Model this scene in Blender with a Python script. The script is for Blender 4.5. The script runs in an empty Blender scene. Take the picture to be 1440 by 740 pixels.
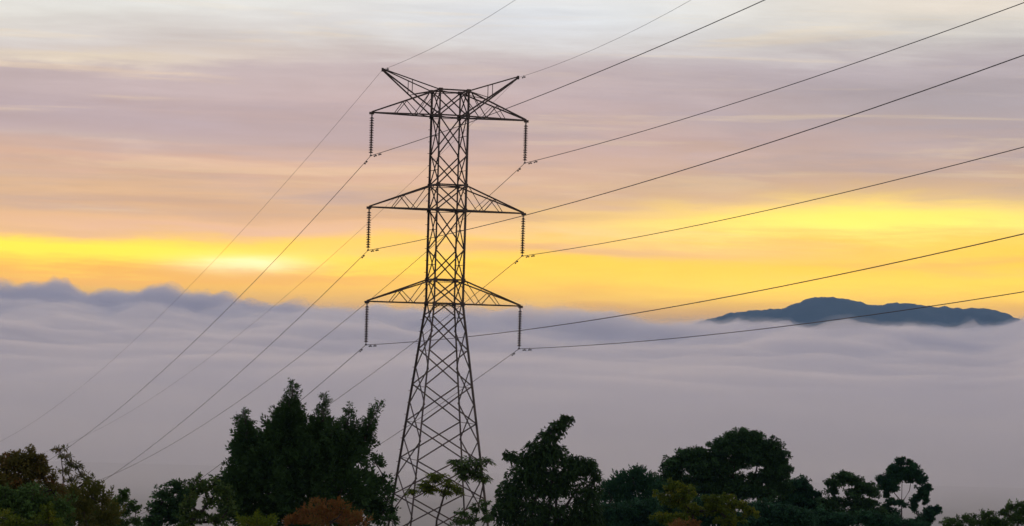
import bpy, math, random
import numpy as np
from mathutils import Matrix, Vector, noise

# ------------------------------------------------------------------ camera
FPX, CAMZ, PITCH, ROLL = 3800.0, 17.0, 0.02631, 0.0278     # focal length in photo pixels (1440 wide)
_f0 = np.array([0, math.cos(PITCH), math.sin(PITCH)]); _u0 = np.array([0, -math.sin(PITCH), math.cos(PITCH)]); _r0 = np.array([1.0, 0, 0])
CR = _r0*math.cos(ROLL) + _u0*math.sin(ROLL)
CU = -_r0*math.sin(ROLL) + _u0*math.cos(ROLL)
CF = _f0
def ray(px, py):
    """world direction of a photo pixel, scaled to one metre of depth (y)"""
    d = CF + CR*(px-720)/FPX + CU*(370-py)/FPX
    return d/d[1]
def at(px, py, dist):
    return np.array([0, 0, CAMZ]) + ray(px, py)*dist

scene = bpy.context.scene
col = scene.collection
cam_d = bpy.data.cameras.new('camera'); cam = bpy.data.objects.new('camera', cam_d); col.objects.link(cam)
M = Matrix.Identity(4)
for i in range(3):
    M[i][0], M[i][1], M[i][2] = CR[i], CU[i], -CF[i]
M[2][3] = CAMZ
cam.matrix_world = M
cam_d.sensor_width = 36; cam_d.sensor_fit = 'HORIZONTAL'; cam_d.lens = 36*FPX/1440
cam_d.clip_start = 0.5; cam_d.clip_end = 80000
cam_d.dof.use_dof = True; cam_d.dof.focus_distance = 165; cam_d.dof.aperture_fstop = 4.0
scene.camera = cam
scene.view_settings.view_transform = 'Standard'; scene.view_settings.look = 'None'
scene.view_settings.gamma = 1; scene.view_settings.exposure = 0
scene.view_settings.use_curve_mapping = False
scene.render.engine = 'CYCLES'
scene.cycles.volume_bounces = 8
scene.cycles.max_bounces = 8
scene.cycles.transparent_max_bounces = 16
scene.cycles.use_denoising = True

def lin(r, g, b):
    f = lambda c: (c/255/12.92) if c/255 <= 0.04045 else ((c/255+0.055)/1.055)**2.4
    return (f(r), f(g), f(b), 1.0)

# ------------------------------------------------------------------ sky
SUN_AZ, SUN_EL = math.radians(-5.7), math.radians(1.3)
world = bpy.data.worlds.new('World'); scene.world = world; world.use_nodes = True
wt = world.node_tree; wt.nodes.clear()
class V:                                       # tiny wrapper: arithmetic on sockets makes Math nodes
    def __init__(s, sock): s.s = sock
    def _op(s, op, o=None, swap=False, clamp=False):
        n = wt.nodes.new('ShaderNodeMath'); n.operation = op; n.use_clamp = clamp
        for i, q in enumerate([o, s] if swap else [s, o]):
            if q is None: continue
            if isinstance(q, V): wt.links.new(q.s, n.inputs[i])
            else: n.inputs[i].default_value = q
        return V(n.outputs[0])
    def __add__(s, o): return s._op('ADD', o)
    __radd__ = __add__
    def __sub__(s, o): return s._op('SUBTRACT', o)
    def __rsub__(s, o): return s._op('SUBTRACT', o, True)
    def __mul__(s, o): return s._op('MULTIPLY', o)
    __rmul__ = __mul__
    def __truediv__(s, o): return s._op('DIVIDE', o)
    def mx(s, o): return s._op('MAXIMUM', o)
    def mn(s, o): return s._op('MINIMUM', o)
    def exp(s): return s._op('EXPONENT')
tc = wt.nodes.new('ShaderNodeTexCoord')
def dot(vec):
    n = wt.nodes.new('ShaderNodeVectorMath'); n.operation = 'DOT_PRODUCT'
    wt.links.new(tc.outputs['Generated'], n.inputs[0]); n.inputs[1].default_value = vec
    return V(n.outputs['Value'])
def wnoise(scale, detail, dist=0.0, rough=0.55, off=(0, 0, 0)):
    m = wt.nodes.new('ShaderNodeMapping'); m.inputs['Scale'].default_value = scale; m.inputs['Location'].default_value = off
    m.inputs['Rotation'].default_value = (0, 0.024, 0)
    wt.links.new(tc.outputs['Generated'], m.inputs['Vector'])
    n = wt.nodes.new('ShaderNodeTexNoise'); n.inputs['Scale'].default_value = 1; n.inputs['Detail'].default_value = detail
    n.inputs['Distortion'].default_value = dist; n.inputs['Roughness'].default_value = rough
    wt.links.new(m.outputs[0], n.inputs['Vector'])
    return V(n.outputs['Fac'])
DEG = 57.29578
tilt = Vector((-0.0260, 0, 1)).normalized()                  # the cloud sheets dip slightly
el = dot(tilt)._op('ARCSINE') * DEG                          # elevation above the sheets' level, degrees
az = dot((1, 0, 0))._op('ARCTAN2', dot((0, 1, 0))) * DEG     # azimuth from the line of sight, degrees
n_streak = wnoise((6, 6, 66), 7, 0.4, 0.6)
n_fine = wnoise((20, 20, 170), 6, 0.3, 0.6, (3, 1, 7))
n_big = wnoise((7, 7, 26), 3, 0.0, 0.5, (5, 2, 0))
elw = el + (n_big-0.5)*0.8 + (n_streak-0.5)*0.9 + (n_fine-0.5)*0.55
fac = elw.mx(0.0)
fac = fac/(fac+8.0)
ramp = wt.nodes.new('ShaderNodeValToRGB'); wt.links.new(fac.s, ramp.inputs[0])
STOPS = [(0, (248, 184, 80)), (.5, (255, 192, 60)), (1.0, (262, 206, 48)), (1.6, (262, 214, 56)), (1.95, (256, 208, 78)), (2.3, (236, 190, 132)),
         (2.8, (230, 192, 145)), (3.4, (218, 185, 160)), (4.1, (208, 181, 170)), (4.8, (196, 178, 181)), (5.6, (198, 187, 191)),
         (6.1, (216, 213, 210)), (6.8, (232, 232, 226)), (9, (228, 226, 224)), (14, (218, 207, 214)), (30, (188, 181, 199)), (90, (160, 162, 192))]
cr = ramp.color_ramp
while len(cr.elements) < len(STOPS): cr.elements.new(0.5)
for e_, (d_, c_) in zip(cr.elements, STOPS):
    e_.position = d_/(d_+8.0); g_ = 1.0+0.40*max(0, min(1, (3.0-d_)/1.6)); e_.color = tuple(q*g_ for q in lin(*c_)[:3])+(1,)    # the low glow is brighter than paper white
def mixc(f, a, b, mode='MIX'):
    n = wt.nodes.new('ShaderNodeMix'); n.data_type = 'RGBA'; n.blend_type = mode
    if isinstance(f, V): wt.links.new(f.s, n.inputs[0])
    else: n.inputs[0].default_value = f
    for q, i in ((a, 6), (b, 7)):
        if isinstance(q, tuple): n.inputs[i].default_value = q
        else: wt.links.new(q, n.inputs[i])
    return n.outputs[2]
sky_c = ramp.outputs[0]
# long cloud streaks: centre azimuth, centre elevation, half widths (degrees), colour, strength
def pxband(x, y, wx, wy, c, s):
    a = (x-720)/FPX*DEG; e = (470-y)/FPX*DEG
    return (a, e, wx/FPX*DEG, wy/FPX*DEG, c, s)
BANDS = [pxband(150, 362, 480, 22, (270, 240, 40), .95), pxband(120, 398, 420, 14, (250, 180, 52), .75),
         pxband(1200, 310, 420, 24, (270, 238, 96), .9), pxband(800, 353, 360, 17, (216, 170, 122), .85), pxband(1330, 372, 260, 9, (226, 172, 96), .6), pxband(620, 300, 330, 9, (208, 168, 140), .55), pxband(60, 330, 260, 9, (200, 160, 140), .6), pxband(420, 393, 200, 7, (232, 168, 70), .6),
         pxband(1150, 404, 460, 28, (268, 220, 60), .85), pxband(330, 318, 420, 12, (205, 170, 155), .6),
         pxband(100, 128, 330, 30, (186, 174, 180), .75), pxband(1330, 150, 330, 60, (172, 165, 172), .8),
         pxband(120, 84, 240, 11, (238, 226, 200), .7), pxband(720, 22, 300, 44, (222, 231, 240), .8), pxband(250, 8, 260, 30, (228, 233, 232), .7), pxband(1350, 10, 260, 36, (240, 224, 205), .6),
         pxband(130, 190, 170, 8, (226, 204, 186), .7), pxband(300, 230, 420, 16, (224, 182, 160), .5),
         pxband(900, 268, 300, 14, (214, 180, 158), .5), pxband(950, 200, 300, 18, (198, 174, 174), .65), pxband(1250, 236, 300, 20, (196, 170, 160), .6), pxband(250, 285, 380, 14, (206, 172, 150), .6)]
for a0, e0, wa, we, c_, s_ in BANDS:
    da = (az-a0)/wa; de = (elw-e0+0.02)/we
    sky_c = mixc(((da*da+de*de)*-1.0).exp()*s_, sky_c, tuple(q*(1.40 if e0 < 2.5 else 1.0) for q in lin(*c_)[:3])+(1,))
# defined sheets of mauve-grey cloud and thin lit streaks between them
def sstep(v, lo, hi):
    t_ = (v-lo)._op('DIVIDE', hi-lo, clamp=True); return t_*t_*(3.0-t_*2.0)
n_sheet = wnoise((3.6, 3.6, 46), 8, 0.5, 0.60, (11, 4, 2)); n_lit = wnoise((6, 6, 110), 6, 0.5, 0.6, (1, 9, 5))
win = sstep(elw, 2.2, 3.2)
sky_c = mixc(sstep(n_sheet, .46, .66)*win*(1.0-sstep(elw, 4.9, 6.0)*.75)*.62, sky_c, lin(168, 161, 174))
sky_c = mixc(sstep(n_lit, .53, .66)*sstep(elw, 1.2, 2.6)*.26, sky_c, lin(250, 226, 182))
da = (az+5.7)/1.3; de = (el-1.45)/0.17                        # veiled sun disc
sky_c = mixc(((da*da+de*de)*-1.0).exp()*(n_fine*1.6)._op('MINIMUM', 1.0), sky_c, (1.6, 1.45, .8, 1))
br = 0.70 + n_streak*0.40 + n_fine*0.28
back = dot((-math.sin(SUN_AZ), -math.cos(SUN_AZ), 0)) * 0.5 + 0.5          # 0 towards the sunset, 1 behind
br = br * (1.0 - back.mx(0.0)*0.35)
comb = wt.nodes.new('ShaderNodeCombineColor')
for i in range(3): wt.links.new(br.s, comb.inputs[i])
sky_c = mixc(1.0, sky_c, comb.outputs[0], 'MULTIPLY')
nish = wt.nodes.new('ShaderNodeTexSky'); nish.sky_type = 'NISHITA'; nish.sun_disc = False
nish.sun_elevation = SUN_EL; nish.sun_rotation = SUN_AZ
bg_clear = wt.nodes.new('ShaderNodeBackground'); bg_clear.inputs['Strength'].default_value = 0.10
wt.links.new(nish.outputs[0], bg_clear.inputs['Color'])
bg_cloud = wt.nodes.new('ShaderNodeBackground'); bg_cloud.inputs['Strength'].default_value = 1.0
wt.links.new(sky_c, bg_cloud.inputs['Color'])
wmix = wt.nodes.new('ShaderNodeMixShader'); wmix.inputs[0].default_value = 0.94      # nearly closed cloud cover
wt.links.new(bg_clear.outputs[0], wmix.inputs[1]); wt.links.new(bg_cloud.outputs[0], wmix.inputs[2])
wout = wt.nodes.new('ShaderNodeOutputWorld'); wt.links.new(wmix.outputs[0], wout.inputs['Surface'])

# ------------------------------------------------------------------ sun, low behind thin cloud
sun_d = bpy.data.lights.new('sun', 'SUN'); sun_d.energy = 0.6; sun_d.angle = math.radians(10); sun_d.color = (1.0, .72, .42)
sun = bpy.data.objects.new('sun', sun_d); col.objects.link(sun)
sdir = Vector((math.sin(SUN_AZ)*math.cos(SUN_EL), math.cos(SUN_AZ)*math.cos(SUN_EL), math.sin(SUN_EL)))
sun.rotation_euler = sdir.to_track_quat('Z', 'Y').to_euler(); sun.location = (0, 0, 60)

# ------------------------------------------------------------------ helpers
rng = np.random.default_rng(7)
random.seed(7)
def mesh_of(name, verts, faces):
    me = bpy.data.meshes.new(name); me.from_pydata([tuple(map(float, v)) for v in verts], [], faces); me.update(); return me
def obj(name, me, mat=None, parent=None, loc=None):
    o = bpy.data.objects.new(name, me); col.objects.link(o)
    if mat is not None and me is not None and len(me.materials) == 0: me.materials.append(mat)
    if parent is not None: o.parent = parent
    if loc is not None: o.location = tuple(map(float, loc))
    return o
def tag(o, label=None, cat=None, group=None, kind=None):
    if label: o['label'] = label
    if cat: o['category'] = cat
    if group: o['group'] = group
    if kind: o['kind'] = kind
    return o
def smooth(me):
    me.polygons.foreach_set('use_smooth', [True]*len(me.polygons))

def material(name, color, rough=0.8, metallic=0.0, var=0.25, scale=8.0, bump=0.0, color2=None, coords='Object', detail=6):
    m = bpy.data.materials.new(name); m.use_nodes = True; nt = m.node_tree; b = nt.nodes['Principled BSDF']
    t = nt.nodes.new('ShaderNodeTexCoord'); n = nt.nodes.new('ShaderNodeTexNoise'); n.inputs['Scale'].default_value = scale; n.inputs['Detail'].default_value = detail
    nt.links.new(t.outputs[coords], n.inputs['Vector'])
    r = nt.nodes.new('ShaderNodeValToRGB'); nt.links.new(n.outputs['Fac'], r.inputs[0])
    c1 = color; c2 = color2 or tuple(min(1, c*(1+var*2)) for c in color)
    r.color_ramp.elements[0].position = .3; r.color_ramp.elements[0].color = tuple(c*(1-var) for c in c1)+(1,)
    r.color_ramp.elements[1].position = .7; r.color_ramp.elements[1].color = tuple(c2)+(1,)
    nt.links.new(r.outputs[0], b.inputs['Base Color']); b.inputs['Roughness'].default_value = rough; b.inputs['Metallic'].default_value = metallic
    if bump:
        bp = nt.nodes.new('ShaderNodeBump'); bp.inputs['Strength'].default_value = bump; nt.links.new(n.outputs['Fac'], bp.inputs['Height']); nt.links.new(bp.outputs[0], b.inputs['Normal'])
    return m
MAT = dict(
    steel=material('weathered_galvanised_steel', (.085, .068, .060), .65, .2, .4, 1.5, .1, (.14, .105, .085)),
    porcelain=material('brown_glazed_porcelain', (.05, .028, .02), .3, 0, .2, 20),
    wire=material('weathered_aluminium_conductor', (.07, .065, .065), .6, .3, .2, 40),
    iron=material('cast_iron', (.05, .05, .055), .6, .4, .3, 30),
    bark=material('bark', (.045, .035, .028), .95, 0, .4, 6, .5),
    pale_bark=material('pale_bark', (.12, .10, .085), .9, 0, .4, 5, .4),
    grass=material('hillside_grass', (.035, .05, .02), 1, 0, .4, .6, .3, (.07, .075, .03)),
    rock=material('wooded_mountainside', (.030, .045, .035), 1, 0, .4, .004, .0, (.055, .07, .05)),
)

# ------------------------------------------------------------------ ground
GY = [-400, -50, 0, 60, 120, 160, 200, 250, 330, 450, 600, 1000, 2500, 3200, 60000]
GZ = [40, 18.5, 15.3, 9.6, 3.3, 0, -4.0, -12, -36, -88, -104, -108, -112, -180, -180]
def ground_z(x, y):
    z = float(np.interp(y, GY, GZ))
    if y < 700: z += 0.6*noise.noise((x*.03, y*.03, 4.2))*min(1, abs(y)/60)*1.3
    return z
gx = sorted(set(list(np.linspace(-22000, 22000, 23)) + list(np.linspace(-400, 400, 81))))
gy = sorted(set(list(np.linspace(900, 3400, 26)) + list(np.linspace(-1500, 30000, 22)) + list(np.linspace(-100, 900, 126))))
verts = [(x, y, ground_z(x, y)) for y in gy for x in gx]; W = len(gx)
faces = [(j*W+i, j*W+i+1, (j+1)*W+i+1, (j+1)*W+i) for j in range(len(gy)-1) for i in range(W-1)]
me = mesh_of('ground', verts, faces); smooth(me)
tag(obj('ground', me, MAT['grass']), kind='structure')

# ------------------------------------------------------------------ mountain above the fog
def ridge(name, pts, dist, depth, rough):
    px = np.array(pts, float); cx = []; cz = []
    xs = np.linspace(px[0, 0], px[-1, 0], 150)
    ys = np.interp(xs, px[:, 0], px[:, 1])
    P = np.array([at(a, b, dist) for a, b in zip(xs, ys)])
    rows = 41; V_ = []; base = -185
    for j in range(rows):
        t = (j/(rows-1)-.5)*2
        for i in range(len(xs)):
            h = P[i, 2]-base
            fo = max(0, 1-abs(t)**1.3)
            gul = noise.noise((P[i, 0]*.0045+t*.9, t*2.2, 1.3))*.16 + noise.noise((P[i, 0]*.012, t*6, 3.3))*.06
            z = base + h*max(0, fo*(1+gul*(min(1, abs(t)*4)))) + (rough*noise.noise((P[i, 0]*.03, t*20, 9.1)) + rough*.6*noise.noise((P[i, 0]*.08, t*20, 5.1)))*(1 if fo > 0 else 0)
            V_.append((P[i, 0]*(1+t*depth/dist) + 180*t*noise.noise((P[i, 0]*.002, t*2, 7)), dist+t*depth, z))
    n = len(xs)
    F_ = [(j*n+i, j*n+i+1, (j+1)*n+i+1, (j+1)*n+i) for j in range(rows-1) for i in range(n-1)]
    m_ = mesh_of(name, V_, F_); smooth(m_)
    return obj(name, m_, MAT['rock'])
tag(ridge('mountain', [(880, 480), (940, 464), (975, 455), (1000, 448), (1030, 440), (1060, 437), (1100, 434), (1125, 424.5), (1145, 417.5), (1165, 418), (1195, 421.5), (1212, 426), (1228, 430), (1250, 427), (1268, 426), (1287, 427.5), (1310, 432),
                       (1330, 431.5), (1352, 434.5), (1374, 433.5), (1392, 434), (1404, 437.5), (1418, 442), (1434, 450), (1452, 459), (1510, 485)], 13000, 1700, 9), kind='structure')
tag(ridge('hill', [(800, 470), (830, 452), (850, 449), (862, 446), (876, 449), (900, 455), (940, 475)], 15000, 900, 4), kind='structure')

# ------------------------------------------------------------------ sea of fog in the valley
def billow(x, y, far):
    b = 0
    for k, (sx, w) in enumerate(((.0010, .9), (.0026, .9), (.0058, .5), (.0125, .26), (.027, .14))):
        n_ = noise.noise((x*sx, y*sx*.7+k*3.1, 1.7*k))
        b += w*(abs(n_)*2.6-.55 if k >= 1 else n_*1.2)*(1 if k < 3 else far)
    return b
def fog_top(x, y, veil):
    a = x/y
    t = min(1, max(0, (y-1400)/8200)); t = t*t*(3-2*t)
    z = -46 + (86 + 8*min(1, max(0, (.06-a)/.16)))*t
    if not veil: z -= 90*max(0, 1-max(0, y-1500)/2100)
    z += 95*math.exp(-((a-.212)/.024)**2)*t
    z += (7 + 54*t**1.25)*billow(x, y, t)*.75
    return z
def fog_mesh(veil=False):
    fy = np.concatenate([np.linspace(330, 2000, 40)+(-12 if veil else 0), np.linspace(2060, 8000, 90), np.linspace(8050, 12600, 110), np.linspace(12900, 19000, 12)])
    u = np.linspace(-1, 1, 361)
    V_ = []; n = len(u); m = len(fy)
    for y in fy:
        half = 1500 + y*.42 + (40 if veil else 0)
        for q in u: V_.append((q*half, y, fog_top(q*half, y, veil)+(7+8*min(1, y/9000) if veil else 0)))
    F_ = [(j*n+i, j*n+i+1, (j+1)*n+i+1, (j+1)*n+i) for j in range(m-1) for i in range(n-1)]
    loop = [i for i in range(n)] + [j*n+n-1 for j in range(1, m)] + [(m-1)*n+i for i in range(n-2, -1, -1)] + [j*n for j in range(m-2, 0, -1)]
    b0 = len(V_)
    for i in loop: V_.append((V_[i][0], V_[i][1], -183 if veil else -182))
    k = len(loop)
    for i in range(k): F_.append((loop[i], b0+i, b0+(i+1) % k, loop[(i+1) % k]))
    F_.append(tuple(b0+i for i in range(k-1, -1, -1)))
    return mesh_of('fog_sea', V_, F_)
def volume(name, color, density, aniso):
    m = bpy.data.materials.new(name); m.use_nodes = True; nt = m.node_tree; nt.nodes.clear()
    v = nt.nodes.new('ShaderNodeVolumePrincipled'); v.inputs['Color'].default_value = color+(1,); v.inputs['Density'].default_value = density; v.inputs['Anisotropy'].default_value = aniso
    o = nt.nodes.new('ShaderNodeOutputMaterial'); nt.links.new(v.outputs[0], o.inputs['Volume'])
    return m
tag(obj('fog_sea', fog_mesh(), volume('fog', (.997, .982, .985), .0062, .6)), kind='stuff')
tag(obj('fog_veil', fog_mesh(True), volume('thin_fog', (.985, .98, .985), .0007, .55)), kind='stuff')
# a thicker bank of cloud lying on the fog away from the mountain
def bank_mesh(grow):
    prof = np.array([(-420, 425), (-300, 408), (-180, 412), (-60, 398), (0, 402), (40, 400), (75, 395), (100, 399), (130, 411), (200, 411), (235, 405), (290, 409), (350, 419), (400, 427), (450, 430), (490, 437), (540, 448), (600, 460), (660, 472)], float)
    D0 = 9600; xs = np.linspace(-420, 660, 230); rows = 29; V_ = []; n = len(xs)
    for j in range(rows):
        t = (j/(rows-1)-.5)*2
        for px_ in xs:
            P = at(px_, np.interp(px_, prof[:, 0], prof[:, 1]), D0)
            bot = at(px_, 478, D0)[2]
            y = D0+t*750
            f = max(0.0, 1-t*t)**.5
            z = bot+(P[2]-bot-26+grow)*f + f*(40*billow(P[0]*1.7, y*1.8+500, 1.4)-36)
            V_.append((P[0]*(1+t*.03)+(px_-120)/540*grow*4, D0+t*(750+grow*9), max(z, bot+1.5+grow*.1)))
    F_ = [(j*n+i, j*n+i+1, (j+1)*n+i+1, (j+1)*n+i) for j in range(rows-1) for i in range(n-1)]
    b0 = len(V_)
    V_ += [(v[0], v[1], -90-grow) for v in V_]
    F_ += [tuple(b0+i for i in f[::-1]) for f in F_]
    loop = [i for i in range(n)] + [j*n+n-1 for j in range(1, rows)] + [(rows-1)*n+i for i in range(n-2, -1, -1)] + [j*n for j in range(rows-2, 0, -1)]
    k = len(loop)
    for i in range(k): F_.append((loop[i], b0+loop[i], b0+loop[(i+1) % k], loop[(i+1) % k]))
    return mesh_of('cloud_bank', V_, F_)
bank_mat = volume('bank_cloud', (.975, .962, .975), .0034, .45)
for grow in (0, 9, 19, 30):      # nested shells: the bank thins out towards its edge
    tag(obj('cloud_bank', bank_mesh(grow), bank_mat), kind='stuff')
HX, HY0, HY1, HZ0, HZ1 = 23000, -2000, 31000, -190, 240
me = mesh_of('haze', [(x, y, z) for z in (HZ0, HZ1) for y in (HY0, HY1) for x in (-HX, HX)],
             [(0, 2, 3, 1), (4, 5, 7, 6), (0, 1, 5, 4), (2, 6, 7, 3), (0, 4, 6, 2), (1, 3, 7, 5)])
tag(obj('haze', me, volume('thin_haze', (.32, .63, 1.0), 3.8e-5, 0.0)), kind='stuff')
# ------------------------------------------------------------------ lattice tower
TX, TY, TH = -4.0102, 163.09, 0.30955
Z1, Z2, Z3, ZT, U2, U3, ZP = 30.028, 24.356, 18.705, 31.559, 25.851, 20.137, 32.642
AL = {Z1: 4.853, Z2: 4.853, Z3: 4.814}; LP = 4.277; INS = 2.587; HW = .9026
TB = ground_z(TX, TY) - .1
ct, st_ = math.cos(TH), math.sin(TH)
def tow(l, a, z): return np.array([TX + l*ct - a*st_, TY + l*st_ + a*ct, z])
def hw(z): return HW if z >= Z3 else HW + (Z3-z)*.11375

def angle_iron(path, s, t=None, up=None):
    """an L-section bar swept along a polyline; s = flange width"""
    t = t or s*.18; path = [Vector(map(float, p)) for p in path]
    sec = [(0, 0), (s, 0), (s, t), (t, t), (t, s), (0, s)]; sec = [(x-s*.3, y-s*.3) for x, y in sec]
    V_ = []; F_ = []
    for k, p in enumerate(path):
        d = (path[min(k+1, len(path)-1)]-path[max(k-1, 0)]).normalized()
        ref = Vector(up) if up else (Vector((0, 0, 1)) if abs(d.z) < .8 else Vector((0, 1, 0)))
        x = ref.cross(d)
        if x.length < 1e-4: x = Vector((1, 0, 0)).cross(d)
        x.normalize(); y = d.cross(x)
        V_ += [p+x*a+y*b for a, b in sec]
    for k in range(len(path)-1):
        for i in range(6): F_.append((k*6+i, k*6+(i+1) % 6, (k+1)*6+(i+1) % 6, (k+1)*6+i))
    e = (len(path)-1)*6
    F_ += [(3, 2, 1, 0), (5, 4, 3, 0), (e, e+1, e+2, e+3), (e, e+3, e+4, e+5)]
    return V_, F_
def tube(path, rad, seg=6, caps=True):
    path = [Vector(map(float, p)) for p in path]; V_ = []; F_ = []
    rads = rad if hasattr(rad, '__len__') else [rad]*len(path)
    for k, p in enumerate(path):
        d = path[min(k+1, len(path)-1)]-path[max(k-1, 0)]
        if d.length < 1e-9: d = Vector((0, 0, 1))
        d.normalize(); x = d.cross(Vector((.13, .31, .94)) if abs(d.z) < .9 else Vector((1, .2, 0))).normalized(); y = d.cross(x)
        V_ += [p+(x*math.cos(6.28318*i/seg)+y*math.sin(6.28318*i/seg))*rads[k] for i in range(seg)]
    for k in range(len(path)-1):
        F_ += [(k*seg+i, k*seg+(i+1) % seg, (k+1)*seg+(i+1) % seg, (k+1)*seg+i) for i in range(seg)]
    if caps: F_ += [tuple(range(seg-1, -1, -1)), tuple((len(path)-1)*seg+i for i in range(seg))]
    return V_, F_
def join(parts):
    V_ = []; F_ = []
    for v, f in parts:
        b = len(V_); V_ += list(v); F_ += [tuple(i+b for i in q) for q in f]
    return V_, F_
def box(c, h):
    x, y, z = c; a, b, d = h
    return ([(x+i*a, y+j*b, z+k*d) for k in (-1, 1) for j in (-1, 1) for i in (-1, 1)],
            [(0, 2, 3, 1), (4, 5, 7, 6), (0, 1, 5, 4), (2, 6, 7, 3), (0, 4, 6, 2), (1, 3, 7, 5)])
def build(name, vf, mat, parent=None, sm=False):
    m_ = mesh_of(name, *vf)
    if sm: smooth(m_)
    return obj(name, m_, mat, parent)

tower = obj('transmission_tower', None, loc=(TX, TY, 0)); tower.rotation_euler = (0, 0, TH)
tag(tower, 'tall steel lattice power pylon with three tiers of crossarms standing above the trees', 'pylon')
S = MAT['steel']
def bar(name, a, b, s, parent=tower, off=0.0): return build(name, angle_iron([a, b], s), S, parent)
corners = [(-1, -1), (1, -1), (1, 1), (-1, 1)]
LEGMESH = []
for (i, j) in corners:
    lg = build('leg', angle_iron([(i*hw(z), j*hw(z), z) for z in (TB, Z3, ZT)], .105, .02, up=(-i*.7, -j*.7, .01)), S, tower)
    tag(lg, None)
    build('footing', box((i*hw(TB), j*hw(TB), TB+.05), (.45, .45, .3)), material('concrete', (.3, .29, .27), .9) if 'concrete' not in bpy.data.materials else bpy.data.materials['concrete'], lg)
    if (i, j) == (-1, 1):
        for k in range(40):
            z = 2.6+k*.72
            s_ = -1 if k % 2 else 1
            d = Vector((-.17, 0, 0)) if s_ < 0 else Vector((-.10, .13, 0))
            if s_ < 0 or True:
                p = Vector((i*hw(z), j*hw(z), z)); build('step_bolt', tube([p, p+d], .016, 4), S, lg)
def face_pt(fc, side, z, off):
    """a point on face fc (0 front, 1 right, 2 back, 3 left) at its left (-1) / right (+1) leg, set off inward"""
    w = hw(z); o = w-off
    return [(side*w, -o, z), (o, side*w, z), (-side*w, o, z), (-o, -side*w, z)][fc]
def xbrace(fc, za, zb, s):
    bar('brace', face_pt(fc, -1, za, .02), face_pt(fc, 1, zb, .02), s)
    bar('brace', face_pt(fc, 1, za, .09), face_pt(fc, -1, zb, .09), s)
SHAFT = [ZT, Z1, 27.66, U2, Z2, 21.97, U3, Z3]
for a, b in zip(SHAFT[:-1], SHAFT[1:]):
    for fc in range(4):
        xbrace(fc, b, a, .08 if fc in (0, 2) else .055)
        if a-b > 1.7 and fc in (1, 3):
            zc = (a+b)/2; bar('strut', face_pt(fc, -1, zc, .05), face_pt(fc, 1, zc, .05), .035)
for z in (ZT, Z1, U2, Z2, U3, Z3):
    for fc in range(4): bar('horizontal_beam', face_pt(fc, -1, z+.02, .03), face_pt(fc, 1, z+.02, .03), .085)
    w = hw(z); bar('plan_brace', (-w, -w, z-.05), (w, w, z-.05), .04); bar('plan_brace', (w, -w, z-.12), (-w, w, z-.12), .04)
FRONT = [17.98, 15.95, 13.8, 11.56, 9.32, 7.1, 4.6, 2.3]
SIDE = [Z3, 17.03, 14.75, 12.64, 10.44, 8.25, 5.9, 3.0, TB+.3]
for fc in (0, 2):
    o = HW-.05; mid = (0, -o if fc == 0 else o, Z3)
    for sd in (-1, 1): bar('brace', face_pt(fc, sd, FRONT[0], .04), mid, .075)
    for a, b in zip(FRONT[:-1], FRONT[1:]): xbrace(fc, b, a, .08)
    for sd in (-1, 1): bar('brace', face_pt(fc, sd, FRONT[-1], .04), face_pt(fc, -sd, TB+.3, .04), .075)
for fc in (1, 3):
    for k, (a, b) in enumerate(zip(SIDE[:-1], SIDE[1:])):
        xbrace(fc, b, a, .055)
        # light redundant members from the crossing to the leg
        zc = b+(a-b)*.5
        bar('strut', face_pt(fc, -1, zc, .06), face_pt(fc, 1, zc, .06), .03)
# gusset plates where the arms meet the legs
for z in (Z1, ZT, U2, Z2, U3, Z3):
    for (i, j) in corners:
        build('gusset_plate', box((i*hw(z)*.97, j*hw(z)*1.03, z), (.13, .012, .12)), S, tower)

def lerp(a, b, t): return tuple(p+(q-p)*t for p, q in zip(a, b))
def crossarm(side, zl, zu, L):
    arm = obj('crossarm', None, parent=tower, loc=(side*HW, 0, zl))
    base = Vector((side*HW, 0, zl))
    def b2(name, a, b, s): return build(name, angle_iron([Vector(a)-base, Vector(b)-base], s), S, arm)
    tip = (side*L, 0, zl)
    for j in (-1, 1):
        lo = (side*HW, j*HW, zl); up = (side*HW, j*HW, zu); tj = (side*L, j*.05, zl)
        b2('lower_chord', lo, tj, .085); b2('upper_chord', up, (side*L, j*.05, zl+.04), .08)
        B = lambda t: lerp(tip, lo, t); T = lambda t: lerp(tip, up, t)
        for p, q in ((B(.36), T(.51)), (T(.51), B(.69)), (B(.69), T(.955))): b2('web_brace', p, q, .045)
    for t0, t1 in ((.36, .69), (.69, 1)):
        b2('plan_brace', lerp(tip, (side*HW, -HW, zl), t0), lerp(tip, (side*HW, HW, zl), t1), .04)
        b2('plan_brace', lerp(tip, (side*HW, HW, zl), t0), lerp(tip, (side*HW, -HW, zl), t0), .035)
    build('hanger_plate', box((side*(L-HW)+side*.02, 0, -.03), (.14, .045, .075)), S, arm)
for side in (-1, 1):
    crossarm(side, Z1, ZT, AL[Z1]); crossarm(side, Z2, U2, AL[Z2]); crossarm(side, Z3, U3, AL[Z3])
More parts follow.
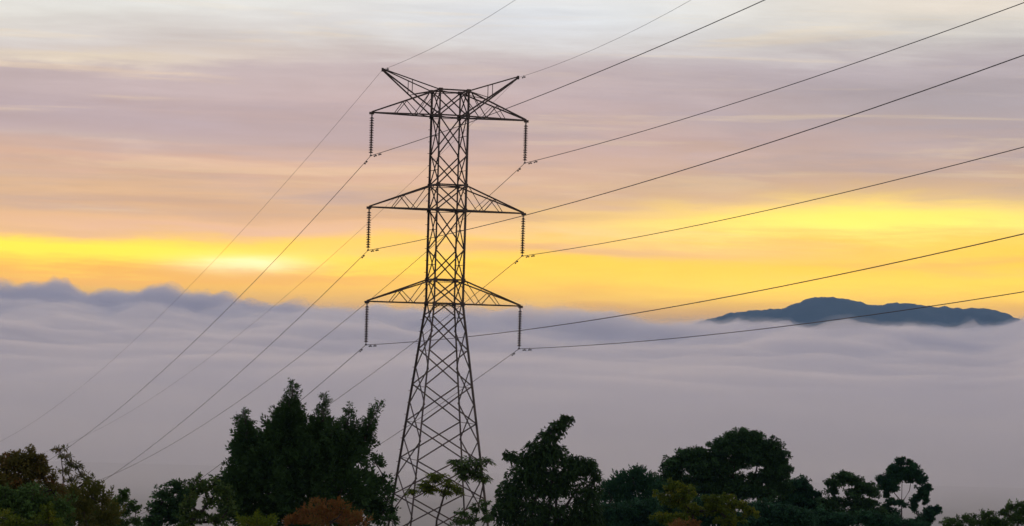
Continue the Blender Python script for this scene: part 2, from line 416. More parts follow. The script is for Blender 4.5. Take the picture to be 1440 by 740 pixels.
for side in (-1, 1):
    pk = obj('earth_wire_peak', None, parent=tower, loc=(side*HW, 0, ZT)); base = Vector((side*HW, 0, ZT))
    def b3(name, a, b, s): return build(name, angle_iron([Vector(a)-base, Vector(b)-base], s), S, pk)
    tip = (side*LP, 0, ZP)
    for j in (-1, 1):
        lo = (side*HW, j*HW, Z1+.06); up = (side*HW, j*HW, ZT)
        b3('lower_chord', lo, (side*LP, j*.04, ZP-.03), .095); b3('upper_chord', up, (side*LP, j*.04, ZP+.04), .07)
        b3('web_brace', lerp(tip, up, .52), lerp(tip, lo, .52), .045)
        b3('web_brace', lerp(tip, lo, .55), up, .045)
        b3('web_brace', lerp(tip, lo, .80), lerp(tip, up, .97), .035)
    build('tip_plate', box((side*(LP-HW), 0, ZP-ZT), (.06, .035, .11)), S, pk)

# ------------------------------------------------------------------ insulator strings
def lathe(profile, seg=12):
    V_ = []; F_ = []
    for r, z in profile: V_ += [(r*math.cos(6.28318*i/seg), r*math.sin(6.28318*i/seg), z) for i in range(seg)]
    for k in range(len(profile)-1): F_ += [(k*seg+i, k*seg+(i+1) % seg, (k+1)*seg+(i+1) % seg, (k+1)*seg+i) for i in range(seg)]
    return V_, F_
disc_me = mesh_of('disc', *lathe([(.001, .0), (.05, .0), (.062, -.035), (.072, -.048), (.132, -.07), (.136, -.104), (.10, -.092), (.085, -.108), (.06, -.096), (.04, -.112), (.03, -.13), (.03, -.147), (.001, -.147)])); smooth(disc_me); disc_me.materials.append(MAT['porcelain'])
shackle_me = mesh_of('shackle', *join([tube([(0, 0, .0), (0, 0, -.16)], .022, 6), tube([(-.045, 0, -.02), (-.05, 0, -.12), (0, 0, -.17), (.05, 0, -.12), (.045, 0, -.02)], .014, 5)])); shackle_me.materials.append(MAT['iron'])
clamp_me = mesh_of('suspension_clamp', *join([tube([(0, -.16, -.03), (0, -.06, .01), (0, .06, .01), (0, .16, -.03)], [.03, .042, .042, .03], 8), tube([(0, 0, 0), (0, 0, .14)], .02, 5)])); clamp_me.materials.append(MAT['iron'])
TIER = {Z1: 'top', Z2: 'middle', Z3: 'lowest'}
SIDEW = {-1: 'on the side away from the mountain', 1: 'on the side towards the mountain'}
NDISC = 15
for z in (Z1, Z2, Z3):
    for side in (-1, 1):
        root = obj('insulator_string', None, loc=tow(side*AL[z], 0, z-.08)); root.rotation_euler = (0, 0, TH)
        tag(root, f'brown disc insulator string hanging from the {TIER[z]} crossarm {SIDEW[side]}', 'insulator', 'insulator strings under the crossarms')
        obj('shackle', shackle_me, None, root)
        for k in range(NDISC): obj('disc', disc_me, None, root, (0, 0, -.17-k*.147))
        obj('suspension_clamp', clamp_me, None, root, (0, 0, -(INS-.08)+.02))

# ------------------------------------------------------------------ conductors and earth wires
def damper_parts(parent, p, d):
    """a stockbridge damper clamped to the wire at p, wire direction d"""
    d = Vector(d).normalized(); p = Vector(map(float, p)); dn = Vector((0, 0, -1))
    r = build('vibration_damper', join([tube([p+dn*-.02, p+dn*.09], .022, 5), tube([p+dn*.09-d*.2, p+dn*.085, p+dn*.09+d*.2], .008, 4)]), MAT['iron'], parent)
    for s_ in (-1, 1):
        c = p+dn*.095+d*.2*s_
        build('weight', tube([c-d*.075, c-d*.055, c+d*.055, c+d*.075], [.025, .042, .042, .025], 7), MAT['iron'], r, True)
def wire_path(l, z0, near, far, qn, qf):
    pts = []
    for q in np.concatenate([np.linspace(qn, 6, 46), np.linspace(5, .3, 5)]): pts.append(tow(l, -q, z0+near[0]*q+near[1]*q*q))
    pts.append(tow(l, 0, z0))
    for q in np.concatenate([np.linspace(.3, 5, 5), np.linspace(6, qf, 70)]): pts.append(tow(l, q, z0+far[0]*q+far[1]*q*q))
    return pts
def wire(name, label, cat, group, l, z0, near, far, r, dn_, df_):
    o = build(name, tube(wire_path(l, z0, near, far, 185, 420), r, 6), MAT['wire'], None, True)
    tag(o, label, cat, group)
    for q in dn_:
        p = tow(l, -q, z0+near[0]*q+near[1]*q*q); damper_parts(o, p, tow(l, -1, near[0])-tow(l, 0, 0))
    for q in df_:
        p = tow(l, q, z0+far[0]*q+far[1]*q*q); damper_parts(o, p, tow(l, 1, far[0])-tow(l, 0, 0))
for z in (Z1, Z2, Z3):
    for side in (-1, 1):
        wire('power_line', f'dark sagging conductor slung beneath the {TIER[z]} crossarm {SIDEW[side]}', 'power line', 'conductors of the power line',
             side*AL[z], z-INS, (.02462, .00038), (-.24112, .00037), .018, (1.05, 2.1), (1.1,))
for side in (-1, 1):
    wire('earth_wire', f'thin earth wire running over the tower\'s raised peak {SIDEW[side]}', 'earth wire', 'earth wires over the tower peaks',
         side*LP, ZP, (.01124, .0016), (-.23448, .00035), .009, (1.1,), ())

# ------------------------------------------------------------------ trees
def leaf_material(name, c, c2=None, trans=.25):
    """c = usual leaf colour, c2 = the other leaf colour of that tree; each leaf keeps its own mix"""
    c2 = c2 or tuple(q*1.7 for q in c)
    m = bpy.data.materials.new(name); m.use_nodes = True; nt = m.node_tree; nt.nodes.clear()
    at_ = nt.nodes.new('ShaderNodeAttribute'); at_.attribute_name = 'tone'
    tcn = nt.nodes.new('ShaderNodeTexCoord'); ns = nt.nodes.new('ShaderNodeTexNoise'); ns.inputs['Scale'].default_value = 1.1; ns.inputs['Detail'].default_value = 3
    nt.links.new(tcn.outputs['Object'], ns.inputs['Vector'])
    ad = nt.nodes.new('ShaderNodeMath'); ad.operation = 'ADD'; nt.links.new(at_.outputs['Fac'], ad.inputs[0]); nt.links.new(ns.outputs['Fac'], ad.inputs[1])
    rp = nt.nodes.new('ShaderNodeValToRGB'); nt.links.new(ad.outputs[0], rp.inputs[0])
    ml = nt.nodes.new('ShaderNodeMath'); ml.operation = 'MULTIPLY'; ml.inputs[1].default_value = .5
    nt.links.new(ad.outputs[0], ml.inputs[0]); nt.links.new(ml.outputs[0], rp.inputs[0])
    rp.color_ramp.elements[0].position = .25; rp.color_ramp.elements[0].color = tuple(q*.7 for q in c)+(1,)
    rp.color_ramp.elements[1].position = .78; rp.color_ramp.elements[1].color = tuple(c2)+(1,)
    e = rp.color_ramp.elements.new(.5); e.color = tuple(c)+(1,)
    df = nt.nodes.new('ShaderNodeBsdfPrincipled'); df.inputs['Roughness'].default_value = .6; df.inputs['Specular IOR Level'].default_value = .1
    tl = nt.nodes.new('ShaderNodeBsdfTranslucent'); mx = nt.nodes.new('ShaderNodeMixShader'); mx.inputs[0].default_value = trans
    nt.links.new(rp.outputs[0], df.inputs['Base Color']); nt.links.new(rp.outputs[0], tl.inputs['Color'])
    nt.links.new(df.outputs[0], mx.inputs[1]); nt.links.new(tl.outputs[0], mx.inputs[2])
    o = nt.nodes.new('ShaderNodeOutputMaterial'); nt.links.new(mx.outputs[0], o.inputs['Surface'])
    return m
LM = dict(
    dark=leaf_material('dark_foliage', (.040, .092, .028)),
    conifer=leaf_material('conifer_foliage', (.036, .078, .020), trans=.12),
    green=leaf_material('mid_green_foliage', (.065, .125, .028)),
    deep=leaf_material('deep_green_foliage', (.030, .088, .036)),
    olive=leaf_material('olive_foliage', (.095, .11, .022), (.18, .15, .03)),
    lime=leaf_material('yellow_green_foliage', (.11, .165, .014), (.22, .23, .02)),
    rust=leaf_material('rusty_foliage', (.135, .13, .026), (.20, .10, .028)),
    red=leaf_material('red_brown_foliage', (.22, .10, .030), (.15, .15, .03)),
    airy=leaf_material('bronze_green_foliage', (.12, .135, .045), (.20, .15, .06)),
    light=leaf_material('fresh_green_foliage', (.070, .13, .030), (.12, .17, .035)),
)
def leaf_quads(P, D, N, ln, wd, fold=.0):
    """rhombus leaves: base P, direction D (unit), side vector from N"""
    Sd = np.cross(D, N); Sd /= np.linalg.norm(Sd, axis=1, keepdims=True)+1e-9
    ln = np.asarray(ln).reshape(-1, 1); wd = np.asarray(wd).reshape(-1, 1)
    a = P; c = P+D*ln; m_ = P+D*ln*.45
    nn = np.cross(Sd, D)
    b = m_+Sd*wd*.5+nn*wd*fold; d = m_-Sd*wd*.5+nn*wd*fold
    return np.stack([a, b, c, d], 1)
def crown_mesh(name, quads, tone, mat):
    n = len(quads); me = bpy.data.meshes.new(name)
    me.vertices.add(n*4); me.vertices.foreach_set('co', quads.reshape(-1).astype(np.float32))
    me.loops.add(n*4); me.loops.foreach_set('vertex_index', np.arange(n*4, dtype=np.int32))
    me.polygons.add(n); me.polygons.foreach_set('loop_start', np.arange(0, n*4, 4, dtype=np.int32)); me.polygons.foreach_set('loop_total', np.full(n, 4, dtype=np.int32))
    a = me.attributes.new('tone', 'FLOAT', 'FACE'); a.data.foreach_set('value', tone.astype(np.float32))
    me.materials.append(mat); me.update(calc_edges=True); me.validate()
    return me
def unit(v): return v/(np.linalg.norm(v, axis=1, keepdims=True)+1e-9)
def blob_clumps(C, Rr, n):
    d = unit(rng.normal(size=(n, 3))); r = rng.random((n, 1))**.42
    return C+d*r*Rr*(0.70+.55*rng.random((n, 1))**1.5)
def tree(name, label, dist, base_px, blobs, mat, style='broad', dens=1.0, leaf=.16, clump=.30, bark='bark', cat='tree', group=None, trunk_r=.16, depth=.9, dz=0.0, leaders=None, seed=1, twig=True, lean_y=None):
    """blobs: (px x, px y, radius x px, radius y px[, depth offset m]) as they sit in the crown, all at distance `dist`"""
    global rng
    rng = np.random.default_rng(seed*101+3)
    k = dist/FPX
    bp = at(base_px, 700, dist); gz = ground_z(bp[0], bp[1]) - .05
    origin = np.array([bp[0], bp[1], gz])
    root = obj(name, None, loc=origin); tag(root, label, cat, group)
    quads = []; tones = []; limbs = []
    cens = []
    for b in blobs:
        C = at(b[0], b[1], dist); C[1] += b[4] if len(b) > 4 else rng.normal()*.25*b[2]*k*depth
        cens.append(C)
    cens = np.array(cens)
    top = cens[:, 2].max(); low = cens[:, 2].min()
    fork = np.array([origin[0]*.4+cens[:, 0].mean()*.6, origin[1], gz + max(.4, (low-gz)*.62)])
    # branching order: every foliage mass hangs on the nearest limb already grown from the fork
    nodes = [fork]+[c for c in cens]; par = [0]*len(cens); done_ = [0]; todo = sorted(range(len(cens)), key=lambda q: np.linalg.norm((cens[q]-fork)*np.array([1, 1, .8])))
    for q in todo:
        c_ = cens[q]; best = min(done_, key=lambda r: np.linalg.norm((nodes[r]-c_))+(.9*max(0, nodes[r][2]-c_[2]))+.25*np.linalg.norm(nodes[r]-fork))
        par[q] = best; done_.append(q+1)
    load = [1.0]*(len(cens)+1)
    for q in reversed(todo): load[par[q]] += load[q+1]
    nrad = [trunk_r*.72*max(.14, (l_/load[0])**.5) for l_ in load]
    # trunk
    nseg = 7; tp = []
    for i in range(nseg+1):
        t = i/nseg; p = origin*(1-t)+fork*t; p[0] += .12*math.sin(t*5+seed)*trunk_r*3*t*(1-t)*2
        tp.append(p-origin)
    tr = [trunk_r*(1.5-.7*min(1, i/nseg*3)) if i < 2 else trunk_r*(1.1-.35*i/nseg) for i in range(nseg+1)]
    limbs.append(tube(tp, tr, 7))
    for bi, b in enumerate(blobs):
        C = cens[bi]; Rr = np.array([b[2]*k, (b[2]+b[3])*.5*k*depth, b[3]*k])*(1.1 if style == 'broad' else 1.0)
        vol = Rr[0]*Rr[2]
        A = nodes[par[bi]]; ra = nrad[par[bi]]; rb = nrad[bi+1]; ra = min(ra, rb*1.5)
        mid = A*.5+C*.5+rng.normal(size=3)*.06*np.linalg.norm(C-A)*np.array([1, 1, .4]); mid[2] -= .06*abs(C[0]-A[0])
        end = C+np.array([rng.normal()*.15*Rr[0], 0, Rr[2]*.5])
        limbs.append(tube([A-origin, A*.7+mid*.3-origin, mid-origin, mid*.4+C*.6-origin, C-origin, end-origin], [ra, ra*.7+rb*.3, ra*.4+rb*.6, rb, rb*.8, rb*.25], 5))
        if style in ('broad', 'fine'):
            nc = max(5, int(34*dens*max(.25, min(vol, 6)))**1)
            nc = min(int(nc*1.9), 420)
            cl = blob_clumps(C, Rr, nc); rc = clump*(vol**.5)*(.5+.8*rng.random(nc))
            nl = max(12, int(50*dens*(clump/.3)**2*(vol/(leaf*leaf*30))**.35))
            for q in range(nc):
                if twig and q % 3 == 0: limbs.append(tube([C-origin+(cl[q]-C)*.1, C-origin+(cl[q]-C)*.55+np.array([0, 0, -.04]), cl[q]-origin], [trunk_r*.16, trunk_r*.11, trunk_r*.05], 4, False))
                g = rng.normal(size=(nl, 3)); g = unit(g)*(rng.random((nl, 1))**.5)*rc[q]*np.array([1.15, 1.1, .72])
                P = cl[q]+g
                D = unit(unit(g+1e-6)*.7+rng.normal(size=(nl, 3))*.6+np.array([0, 0, -.12])); N = unit(rng.normal(size=(nl, 3))+np.array([0, 0, .9]))
                L_ = leaf*.9*(.6+.8*rng.random(nl))
                quads.append(leaf_quads(P-origin, D, N, L_, L_*(.55 if style == 'broad' else .3), .12)); tones.append(np.clip(.5+rng.normal()*.28+rng.normal(size=nl)*.14, 0, 1))
        elif style == 'spray':            # conifer sprays, flat fans growing out and up from the axis
            lf = leaf*min(1.0, max(.6, b[2]/16))
            ns = int(150*dens*max(.035, min(vol, 14))**.9*(leaf/lf)**.4)
            u_ = unit(rng.normal(size=(ns, 3))); rr = rng.random((ns, 1))**.5
            base = C+u_*rr*Rr*(.78+.5*rng.random((ns, 1))**2.2)
            up = b[5] if len(b) > 5 else .55
            dirs = unit(u_*np.array([1, 1, .5])*(.5+rr)+np.array([0, 0, up])+rng.normal(size=(ns, 3))*.28)
            for lvl in range(8):
                t = lvl/7; ang = (.75-.35*t)*(1 if lvl % 2 else -1)
                sd = unit(np.cross(dirs, unit(rng.normal(size=(ns, 3))*.4+np.array([0, -1, .3]))))
                dd = unit(dirs*math.cos(ang)+sd*math.sin(ang)+rng.normal(size=(ns, 3))*.12+np.array([0, 0, -.05]))
                ss = (.7+.6*rng.random(ns))
                L_ = lf*(1.9-1.0*t)*ss
                P = base+dirs*(t*lf*2.4*ss)[:, None]
                quads.append(leaf_quads(P-origin, dd, unit(np.cross(dd, sd)), L_, L_*.36, .1)); tones.append(np.clip(.45+.2*rng.normal(size=ns), 0, 1))
        elif style == 'droop':            # tiered boughs with hanging curtains
            ns = int(75*dens*max(.2, min(vol, 12)))
            u_ = unit(rng.normal(size=(ns, 3))); rr = rng.random((ns, 1))**.6
            base = C+u_*rr*Rr
            out = unit((base-np.array([C[0], C[1], 0]))*np.array([1, 1, 0])+rng.normal(size=(ns, 3))*.3)
            for lvl in range(7):
                t = lvl/6
                dd = unit(out*(.8-.5*t)+np.array([0, 0, -.35-.5*t])+rng.normal(size=(ns, 3))*.42)
                P = base+out*(t*leaf*1.4)+np.array([0, 0, -1])*(t*leaf*.9)
                L_ = leaf*(.8+.9*rng.random(ns)); quads.append(leaf_quads(P-origin, dd, unit(rng.normal(size=(ns, 3))+np.array([0, 0, .5])), L_, L_*.4, .1)); tones.append(np.clip(.45+.2*rng.normal(size=ns), 0, 1))
        elif style == 'whorl':            # rosettes of long leaves at branch tips
            nw = max(4, int(22*dens*vol))
            cl = blob_clumps(C, Rr, nw)
            for q in range(nw):
                limbs.append(tube([C-origin+np.array([0, 0, -Rr[2]*.8]), (C*.45+cl[q]*.55)-origin+np.array([0, 0, -.08]), cl[q]-origin], [trunk_r*.3, trunk_r*.2, trunk_r*.08], 4, False))
                n = 13; an = np.arange(n)*2.4+rng.random()*6
                for seg_ in range(2):
                    D0 = np.stack([np.cos(an), np.sin(an), .35-.25*np.arange(n)/n*2+rng.normal(size=n)*.2], 1); D0 = unit(D0)
                    L_ = leaf*(.7+.5*rng.random(n))
                    if seg_ == 0: P = np.repeat(cl[q][None], n, 0); dd = D0
                    else: P = np.repeat(cl[q][None], n, 0)+D0*(L_*.7)[:, None]; dd = unit(D0+np.array([0, 0, -.8]))
                    quads.append(leaf_quads(P-origin, dd, unit(np.array([0, 0, 1.])+rng.normal(size=(n, 3))*.25), L_, L_*.34, .15)); tones.append(np.clip(.5+.2*rng.normal()+.1*rng.normal(size=n), 0, 1))
    if leaders:
        for ld in leaders:
            pts = [at(x, y, dist)-origin for x, y in ld]
            limbs.append(tube(pts, list(np.linspace(trunk_r*.5, .012, len(pts))), 5))
    build('trunk', join(limbs), MAT[bark], root, True)
    Q = np.concatenate(quads); obj('crown', crown_mesh('crown', Q, np.concatenate(tones), LM[mat]), None, root)
    return len(Q)
def cone_blobs(x0, y0, x1, y1, r0, r1, n, up=.75, jit=.25, off=0.0):
    """overlapping blobs from a tip (x0,y0) of radius r0 down to (x1,y1) of radius r1"""
    out = []
    for i in range(n):
        t = i/(n-1); r = r0+(r1-r0)*t
        out.append((x0+(x1-x0)*t+random.uniform(-jit, jit)*r, y0+(y1-y0)*t, r, max(r*.75, abs(y1-y0)/(n-1)*.8), off+random.uniform(-.2, .2), up))
    return out
NQ = 0
# --- beside the frame's lower left: mixed thicket
NQ += tree('broadleaf_tree', 'dense tree with rusty red-brown upper leaves at the edge of the thicket', 108, 25, [(8, 665, 26, 26), (34, 660, 24, 24), (58, 668, 20, 24), (20, 644, 15, 10), (42, 641, 12, 11), (60, 650, 10, 12), (75, 690, 16, 22), (30, 690, 30, 20), (5, 690, 18, 20)], 'rust', 'broad', 1.25, .13, .26, seed=11)
NQ += tree('broadleaf_tree', 'low dark green tree crowding under the rusty red-brown one', 100, 45, [(10, 705, 30, 22), (45, 706, 32, 24), (80, 715, 26, 22), (20, 735, 34, 20), (62, 738, 34, 22)], 'green', 'broad', 1.25, .13, .26, seed=12)
NQ += tree('feathery_tree', 'slender see-through tree with bronze feathery tiers beside the rusty tree', 112, 92, [(84, 632, 11, 4), (90, 643, 11, 5), (100, 652, 12, 5), (108, 657, 11, 4), (92, 661, 9, 5), (114, 668, 10, 5), (98, 674, 11, 6), (122, 676, 8, 5), (88, 690, 9, 6), (106, 688, 12, 6)], 'airy', 'fine', .42, .17, .42, trunk_r=.07, seed=13, leaders=[[(92, 740), (90, 700), (88, 660), (84, 630)]])
NQ += tree('shrub', 'dark shrub with spiky shoots at the foot of the feathery tree', 104, 125, [(105, 706, 20, 16, 0, .9), (128, 700, 14, 18, 0, .9), (131, 682, 6, 12, 0, 1.2), (143, 706, 13, 18, 0, .9), (120, 728, 34, 20, 0, .7), (150, 730, 16, 18, 0, .7)], 'olive', 'spray', 1.2, .14, cat='shrub', trunk_r=.09, seed=14)
NQ += tree('olive_bush', 'yellowish olive bush low in front of the thicket', 84, 20, [(5, 728, 26, 16), (34, 735, 24, 14), (66, 718, 10, 8), (74, 738, 18, 12)], 'lime', 'broad', 1.0, .10, .3, cat='bush', trunk_r=.06, seed=15)
NQ += tree('sapling', 'thin small-leaved sapling with open twigs next to the spiky shrub', 118, 172, [(175, 692, 8, 6), (168, 702, 10, 6), (182, 708, 9, 6), (192, 715, 8, 5), (160, 712, 8, 7), (175, 722, 12, 7), (158, 730, 12, 9), (190, 733, 9, 8), (174, 738, 14, 8)], 'green', 'broad', .8, .11, .4, trunk_r=.05, cat='tree', seed=16)
NQ += tree('round_tree', 'dark round-crowned tree rising behind the leafy pale-gapped one', 150, 238, [(246, 686, 14, 12), (232, 702, 17, 15), (258, 700, 18, 18), (222, 722, 18, 16), (250, 724, 26, 20), (212, 738, 15, 12)], 'dark', 'broad', 1.2, .17, .26, seed=17)
NQ += tree('broadleaf_tree', 'leafy green tree with gaps of sky, touching the big cypress', 132, 292, [(284, 676, 15, 10), (303, 684, 17, 12), (272, 690, 14, 10), (318, 694, 13, 10), (265, 708, 12, 10), (297, 703, 12, 8), (322, 712, 12, 12), (283, 722, 12, 10), (310, 732, 16, 12), (268, 734, 16, 12)], 'light', 'broad', .8, .19, .34, seed=18)
# --- the great cypress
cyp = []
cyp += cone_blobs(343, 580, 356, 645, 2, 24, 9, .45) + cone_blobs(412, 543, 400, 640, 2, 34, 13, .5) + cone_blobs(455, 562, 452, 640, 2, 25, 10, .5) + cone_blobs(491, 575, 482, 640, 2, 21, 8, .5) + cone_blobs(534, 571, 500, 636, 2, 17, 9, .5)
cyp += [(350, 660, 26, 24), (380, 658, 32, 22), (420, 656, 38, 24), (460, 652, 36, 24), (486, 642, 20, 22), (340, 690, 26, 22), (375, 690, 42, 30), (430, 690, 50, 34), (480, 690, 46, 32), (510, 676, 16, 14), (330, 676, 18, 12), (323, 672, 10, 7), (527, 652, 12, 8), (533, 688, 16, 10), (540, 675, 8, 5),
        (350, 725, 30, 24), (400, 728, 50, 26), (460, 728, 52, 26), (512, 716, 30, 22), (538, 722, 14, 14), (345, 603, 9, 10), (336, 593, 6, 6), (520, 596, 7, 8), (500, 600, 6, 8), (470, 608, 12, 12), (352, 645, 14, 14), (376, 640, 16, 12), (432, 638, 16, 12), (318, 690, 12, 10), (326, 712, 16, 12), (545, 700, 10, 6), (548, 730, 10, 8)]
cyp = [b if len(b) > 4 else b+(random.uniform(-1, 1), .5) for b in cyp]
NQ += tree('cypress_tree', 'massive dark cypress with several pointed tops, its branches cutting across the sagging wires', 150, 425, cyp, 'conifer', 'spray', .95, .21, bark='bark', trunk_r=.34, seed=19,
           leaders=[[(425, 740), (405, 640), (411, 546)], [(425, 740), (350, 650), (344, 585)], [(430, 740), (448, 640), (453, 566)], [(440, 740), (480, 650), (492, 580)], [(440, 740), (500, 650), (530, 577)]])
NQ += tree('red_bush', 'reddish-brown bush in front of the cypress', 96, 452, [(452, 718, 12, 11, 0, 1.1), (468, 714, 9, 11, 0, 1.1), (482, 720, 12, 11, 0, 1.1), (497, 727, 11, 9, 0, 1.1), (434, 722, 12, 11, 0, 1.1), (420, 728, 10, 9, 0, 1.1), (466, 734, 40, 12, 0, .9), (474, 709, 8, 9, 0, 1.2), (444, 710, 8, 8, 0, 1.2), (505, 736, 14, 8, 0, 1.0), (410, 736, 16, 8, 0, 1.0)], 'red', 'spray', 1.3, .11, cat='bush', trunk_r=.06, seed=20)
NQ += tree('yellow_green_bush', 'small yellow-green bush at the cypress foot beside the red-brown bush', 98, 362, [(345, 734, 12, 7, 0, 1), (362, 730, 8, 9, 0, 1.2), (378, 735, 12, 7, 0, 1), (360, 740, 24, 8, 0, 1)], 'lime', 'spray', 1.2, .11, cat='bush', trunk_r=.05, seed=21)
# --- in front of the tower
NQ += tree('umbrella_tree', 'small tree with rosettes of narrow leaves on a forked stem before the tower legs', 138, 614, [(581, 691, 10, 7), (598, 683, 12, 9), (613, 672, 16, 10), (630, 680, 12, 9), (642, 691, 8, 8), (606, 688, 14, 8), (626, 692, 11, 7)], 'lime', 'whorl', 4.6, .22, trunk_r=.08, bark='bark', seed=22)
NQ += tree('umbrella_tree', 'tall thin tree of drooping broad leaf rosettes against the tower leg facing the conifer', 141, 668, [(641, 650, 9, 6), (656, 654, 10, 10), (671, 653, 8, 8), (684, 650, 6, 6), (652, 668, 9, 9), (668, 668, 10, 9), (681, 674, 9, 6), (645, 660, 8, 7)], 'light', 'whorl', 4.0, .28, trunk_r=.06, bark='bark', seed=23)
NQ += tree('shrub', 'loose small-leaved shrub under the drooping rosette tree', 139, 665, [(652, 722, 9, 6), (668, 716, 10, 6), (682, 710, 8, 8), (645, 735, 12, 8), (664, 734, 14, 9), (684, 728, 12, 10)], 'green', 'broad', .7, .13, .4, cat='shrub', trunk_r=.05, seed=24)
# --- leaning conifer
con = [(797, 588, 8, 4), (788, 594, 10, 6), (782, 604, 13, 8), (775, 614, 18, 9), (765, 625, 22, 10), (780, 634, 20, 8), (740, 640, 20, 8), (722, 641, 8, 4), (758, 648, 26, 9), (797, 647, 16, 8), (815, 648, 20, 8), (827, 658, 17, 9), (838, 667, 7, 6), (735, 662, 22, 10), (770, 664, 26, 9), (805, 668, 20, 9), (728, 684, 22, 12), (757, 684, 20, 8), (790, 690, 22, 9), (826, 688, 16, 12), (715, 700, 20, 12), (745, 708, 24, 10), (785, 716, 22, 9), (820, 714, 22, 14), (708, 725, 24, 16), (745, 734, 30, 13), (790, 738, 28, 12), (828, 736, 22, 14)]
con = [(x+random.uniform(-5, 5), y+random.uniform(-3, 3), rx*random.uniform(.85, 1.15), ry*random.uniform(1.15, 1.6)) if y > 605 else (x, y, rx, ry) for x, y, rx, ry in con] + [(768, 640, 14, 12), (752, 672, 16, 12), (790, 676, 15, 13), (812, 655, 12, 11), (745, 650, 12, 9)]
NQ += tree('conifer_tree', 'ragged leaning conifer with drooping boughs and a bent top, clear of the tower', 182, 772, con, 'conifer', 'droop', 3.9, .19, trunk_r=.26, seed=25, leaders=[[(770, 740), (776, 680), (782, 620), (795, 585)], [(765, 740), (740, 680), (722, 642)], [(778, 740), (810, 690), (835, 664)]])
NQ += tree('pine_tree', 'dark pine with a short pointed top between the leaning conifer and the domed tree', 214, 893, [(896, 664, 10, 8, 0, .8), (888, 674, 18, 10, 0, .7), (908, 676, 14, 10, 0, .7), (870, 684, 18, 10, 0, .6), (896, 690, 28, 13, 0, .6), (922, 692, 12, 12, 0, .6), (855, 686, 10, 8, 0, .7), (860, 702, 22, 10, 0, .5), (897, 712, 34, 14, 0, .5), (850, 735, 24, 10, 0, .5), (890, 736, 40, 14, 0, .5), (925, 725, 18, 18, 0, .5)], 'deep', 'spray', 1.1, .2, trunk_r=.22, seed=26)
# --- big domed tree
NQ += tree('domed_tree', 'largest broad tree with a high rounded dome and sky glinting through its middle', 222, 1030, [(1046, 616, 28, 11), (1020, 628, 24, 13), (1072, 630, 26, 13), (1045, 634, 26, 12), (1092, 645, 18, 13), (1098, 662, 15, 12), (1006, 642, 20, 11), (972, 640, 24, 11), (950, 652, 16, 12), (985, 656, 28, 14), (945, 668, 14, 12), (1015, 662, 20, 12), (1080, 668, 16, 9), (1060, 672, 14, 7), (960, 685, 26, 14), (1000, 684, 30, 16), (1040, 690, 24, 12), (1098, 684, 16, 12), (1070, 694, 22, 10), (1035, 650, 16, 9), (1066, 648, 20, 9), (1088, 655, 14, 12), (1030, 676, 18, 9), (1058, 684, 20, 8), (930, 684, 14, 12), (1084, 680, 14, 8)], 'dark', 'broad', 1.45, .22, .25, trunk_r=.34, seed=27)
NQ += tree('yellow_green_tree', 'yellow-green spreading tree standing in front of the domed tree', 166, 985, [(950, 684, 15, 8), (935, 698, 14, 9), (966, 692, 16, 9), (955, 706, 22, 10), (1000, 704, 18, 7), (1020, 700, 13, 7), (1040, 712, 18, 8), (1056, 720, 12, 7), (1010, 718, 22, 9), (975, 718, 20, 9), (945, 728, 24, 10), (1030, 732, 24, 8)], 'lime', 'broad', 1.25, .15, .28, trunk_r=.13, seed=28)
NQ += tree('red_bush', 'small red-tinged bush peeping up below the yellow-green tree', 120, 965, [(960, 737, 12, 5, 0, 1), (976, 736, 10, 5, 0, 1), (966, 742, 20, 6, 0, 1)], 'red', 'spray', 1.3, .1, cat='bush', trunk_r=.05, seed=29)
NQ += tree('round_tree', 'dark rounded tree pressed against the domed tree beside the forked one', 228, 1118, [(1122, 680, 16, 9), (1108, 692, 16, 10), (1136, 694, 16, 11), (1120, 706, 26, 12), (1095, 716, 24, 12), (1145, 714, 20, 13), (1115, 732, 34, 14)], 'deep', 'broad', 1.4, .22, .25, trunk_r=.2, seed=30)
NQ += tree('forked_tree', 'flat-topped dark tree with a bright gap under its crown beside the eucalyptus', 226, 1192, [(1188, 670, 16, 7), (1174, 679, 14, 8), (1203, 676, 13, 8), (1170, 690, 10, 6), (1215, 686, 16, 8), (1200, 694, 15, 7), (1228, 693, 10, 7), (1182, 706, 14, 7), (1216, 708, 22, 8), (1162, 712, 12, 12), (1195, 724, 28, 11), (1230, 726, 18, 14), (1175, 735, 22, 12)], 'dark', 'broad', 1.35, .2, .27, trunk_r=.16, seed=31)
NQ += tree('eucalyptus_tree', 'tall slim eucalyptus with bare upper stems and tufted crown', 236, 1268, [(1269, 649, 9, 7), (1284, 654, 7, 7), (1257, 660, 11, 8), (1274, 663, 14, 8), (1242, 672, 8, 8), (1250, 684, 9, 8), (1288, 667, 8, 9), (1296, 676, 10, 7), (1305, 688, 5, 8), (1290, 700, 10, 6), (1285, 712, 7, 9), (1246, 694, 4, 5), (1266, 707, 11, 5), (1318, 717, 7, 7), (1308, 722, 11, 8), (1296, 734, 14, 9), (1258, 722, 10, 6), (1272, 738, 14, 8), (1262, 668, 17, 10), (1250, 677, 11, 9), (1280, 670, 10, 7), (1240, 680, 6, 7), (1302, 700, 4, 8), (1246, 716, 10, 8), (1296, 690, 7, 8), (1258, 686, 6, 6), (1252, 704, 7, 6)], 'deep', 'broad', 1.25, .2, .32, trunk_r=.12, bark='bark', seed=32,
           leaders=[[(1268, 740), (1268, 705), (1269, 652)], [(1268, 708), (1279, 690), (1284, 660)], [(1268, 706), (1258, 694), (1252, 680)]])
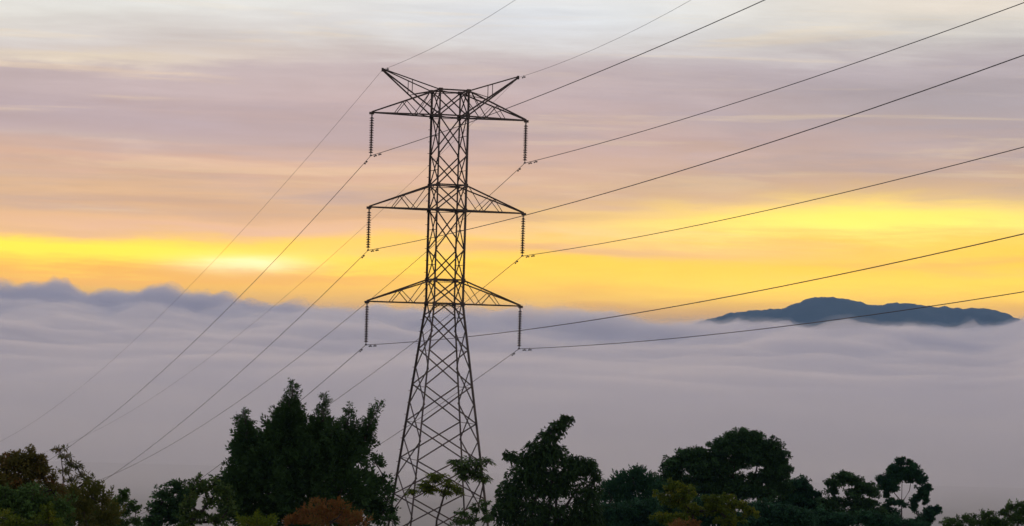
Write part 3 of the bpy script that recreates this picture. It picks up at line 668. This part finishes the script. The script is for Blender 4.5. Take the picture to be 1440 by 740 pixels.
NQ += tree('understorey_tree', 'low dark tree filling the gap beneath the forked tree and eucalyptus', 205, 1245, [(1150, 728, 22, 12), (1185, 730, 26, 10), (1225, 730, 24, 11), (1255, 734, 20, 9), (1290, 738, 20, 7)], 'deep', 'broad', 1.3, .19, .27, trunk_r=.16, seed=33)
NQ += tree('understorey_tree', 'low dark tree hiding the foot of the domed tree', 200, 1085, [(1065, 716, 22, 12), (1095, 724, 26, 13), (1125, 728, 24, 12), (1050, 734, 26, 10), (1090, 740, 36, 10)], 'deep', 'broad', 1.35, .19, .27, trunk_r=.16, seed=34)
NQ += tree('understorey_tree', 'low dark tree under the pine, next to the yellow-green tree', 196, 890, [(850, 722, 24, 12), (885, 722, 26, 14), (915, 718, 18, 16), (870, 738, 34, 10), (910, 738, 24, 10)], 'deep', 'broad', 1.35, .19, .27, trunk_r=.16, seed=35)
NQ += tree('understorey_tree', 'low dark tree seen through the gaps of the yellow-green tree', 194, 985, [(960, 712, 26, 14), (1000, 712, 26, 14), (940, 728, 24, 12), (980, 732, 34, 12), (1025, 730, 28, 12)], 'deep', 'broad', 1.35, .19, .27, trunk_r=.16, seed=38)
NQ += tree('thicket_tree', 'dense dark tree closing the thicket behind the rusty tree and spiky shrub', 122, 90, [(20, 700, 40, 26), (70, 712, 40, 24), (115, 724, 36, 18), (50, 736, 50, 16), (150, 736, 26, 12)], 'green', 'broad', 1.5, .13, .25, trunk_r=.14, seed=39)
NQ += tree('hillside_bush', 'spreading green bush on the slope past the eucalyptus', 176, 1385, [(1340, 734, 16, 6), (1362, 730, 14, 7), (1388, 724, 14, 6), (1380, 736, 26, 8), (1345, 741, 20, 6), (1405, 736, 18, 10)], 'green', 'broad', 1.3, .15, .27, cat='bush', trunk_r=.08, seed=36)
NQ += tree('hillside_bush', 'taller green bush beyond the spreading one on the slope', 172, 1428, [(1424, 713, 13, 6), (1440, 716, 16, 9), (1412, 722, 9, 5), (1432, 730, 20, 10), (1455, 728, 16, 14)], 'green', 'broad', 1.3, .15, .27, cat='bush', trunk_r=.08, seed=37)
print('leaf quads', NQ, 'objects', len(bpy.data.objects))
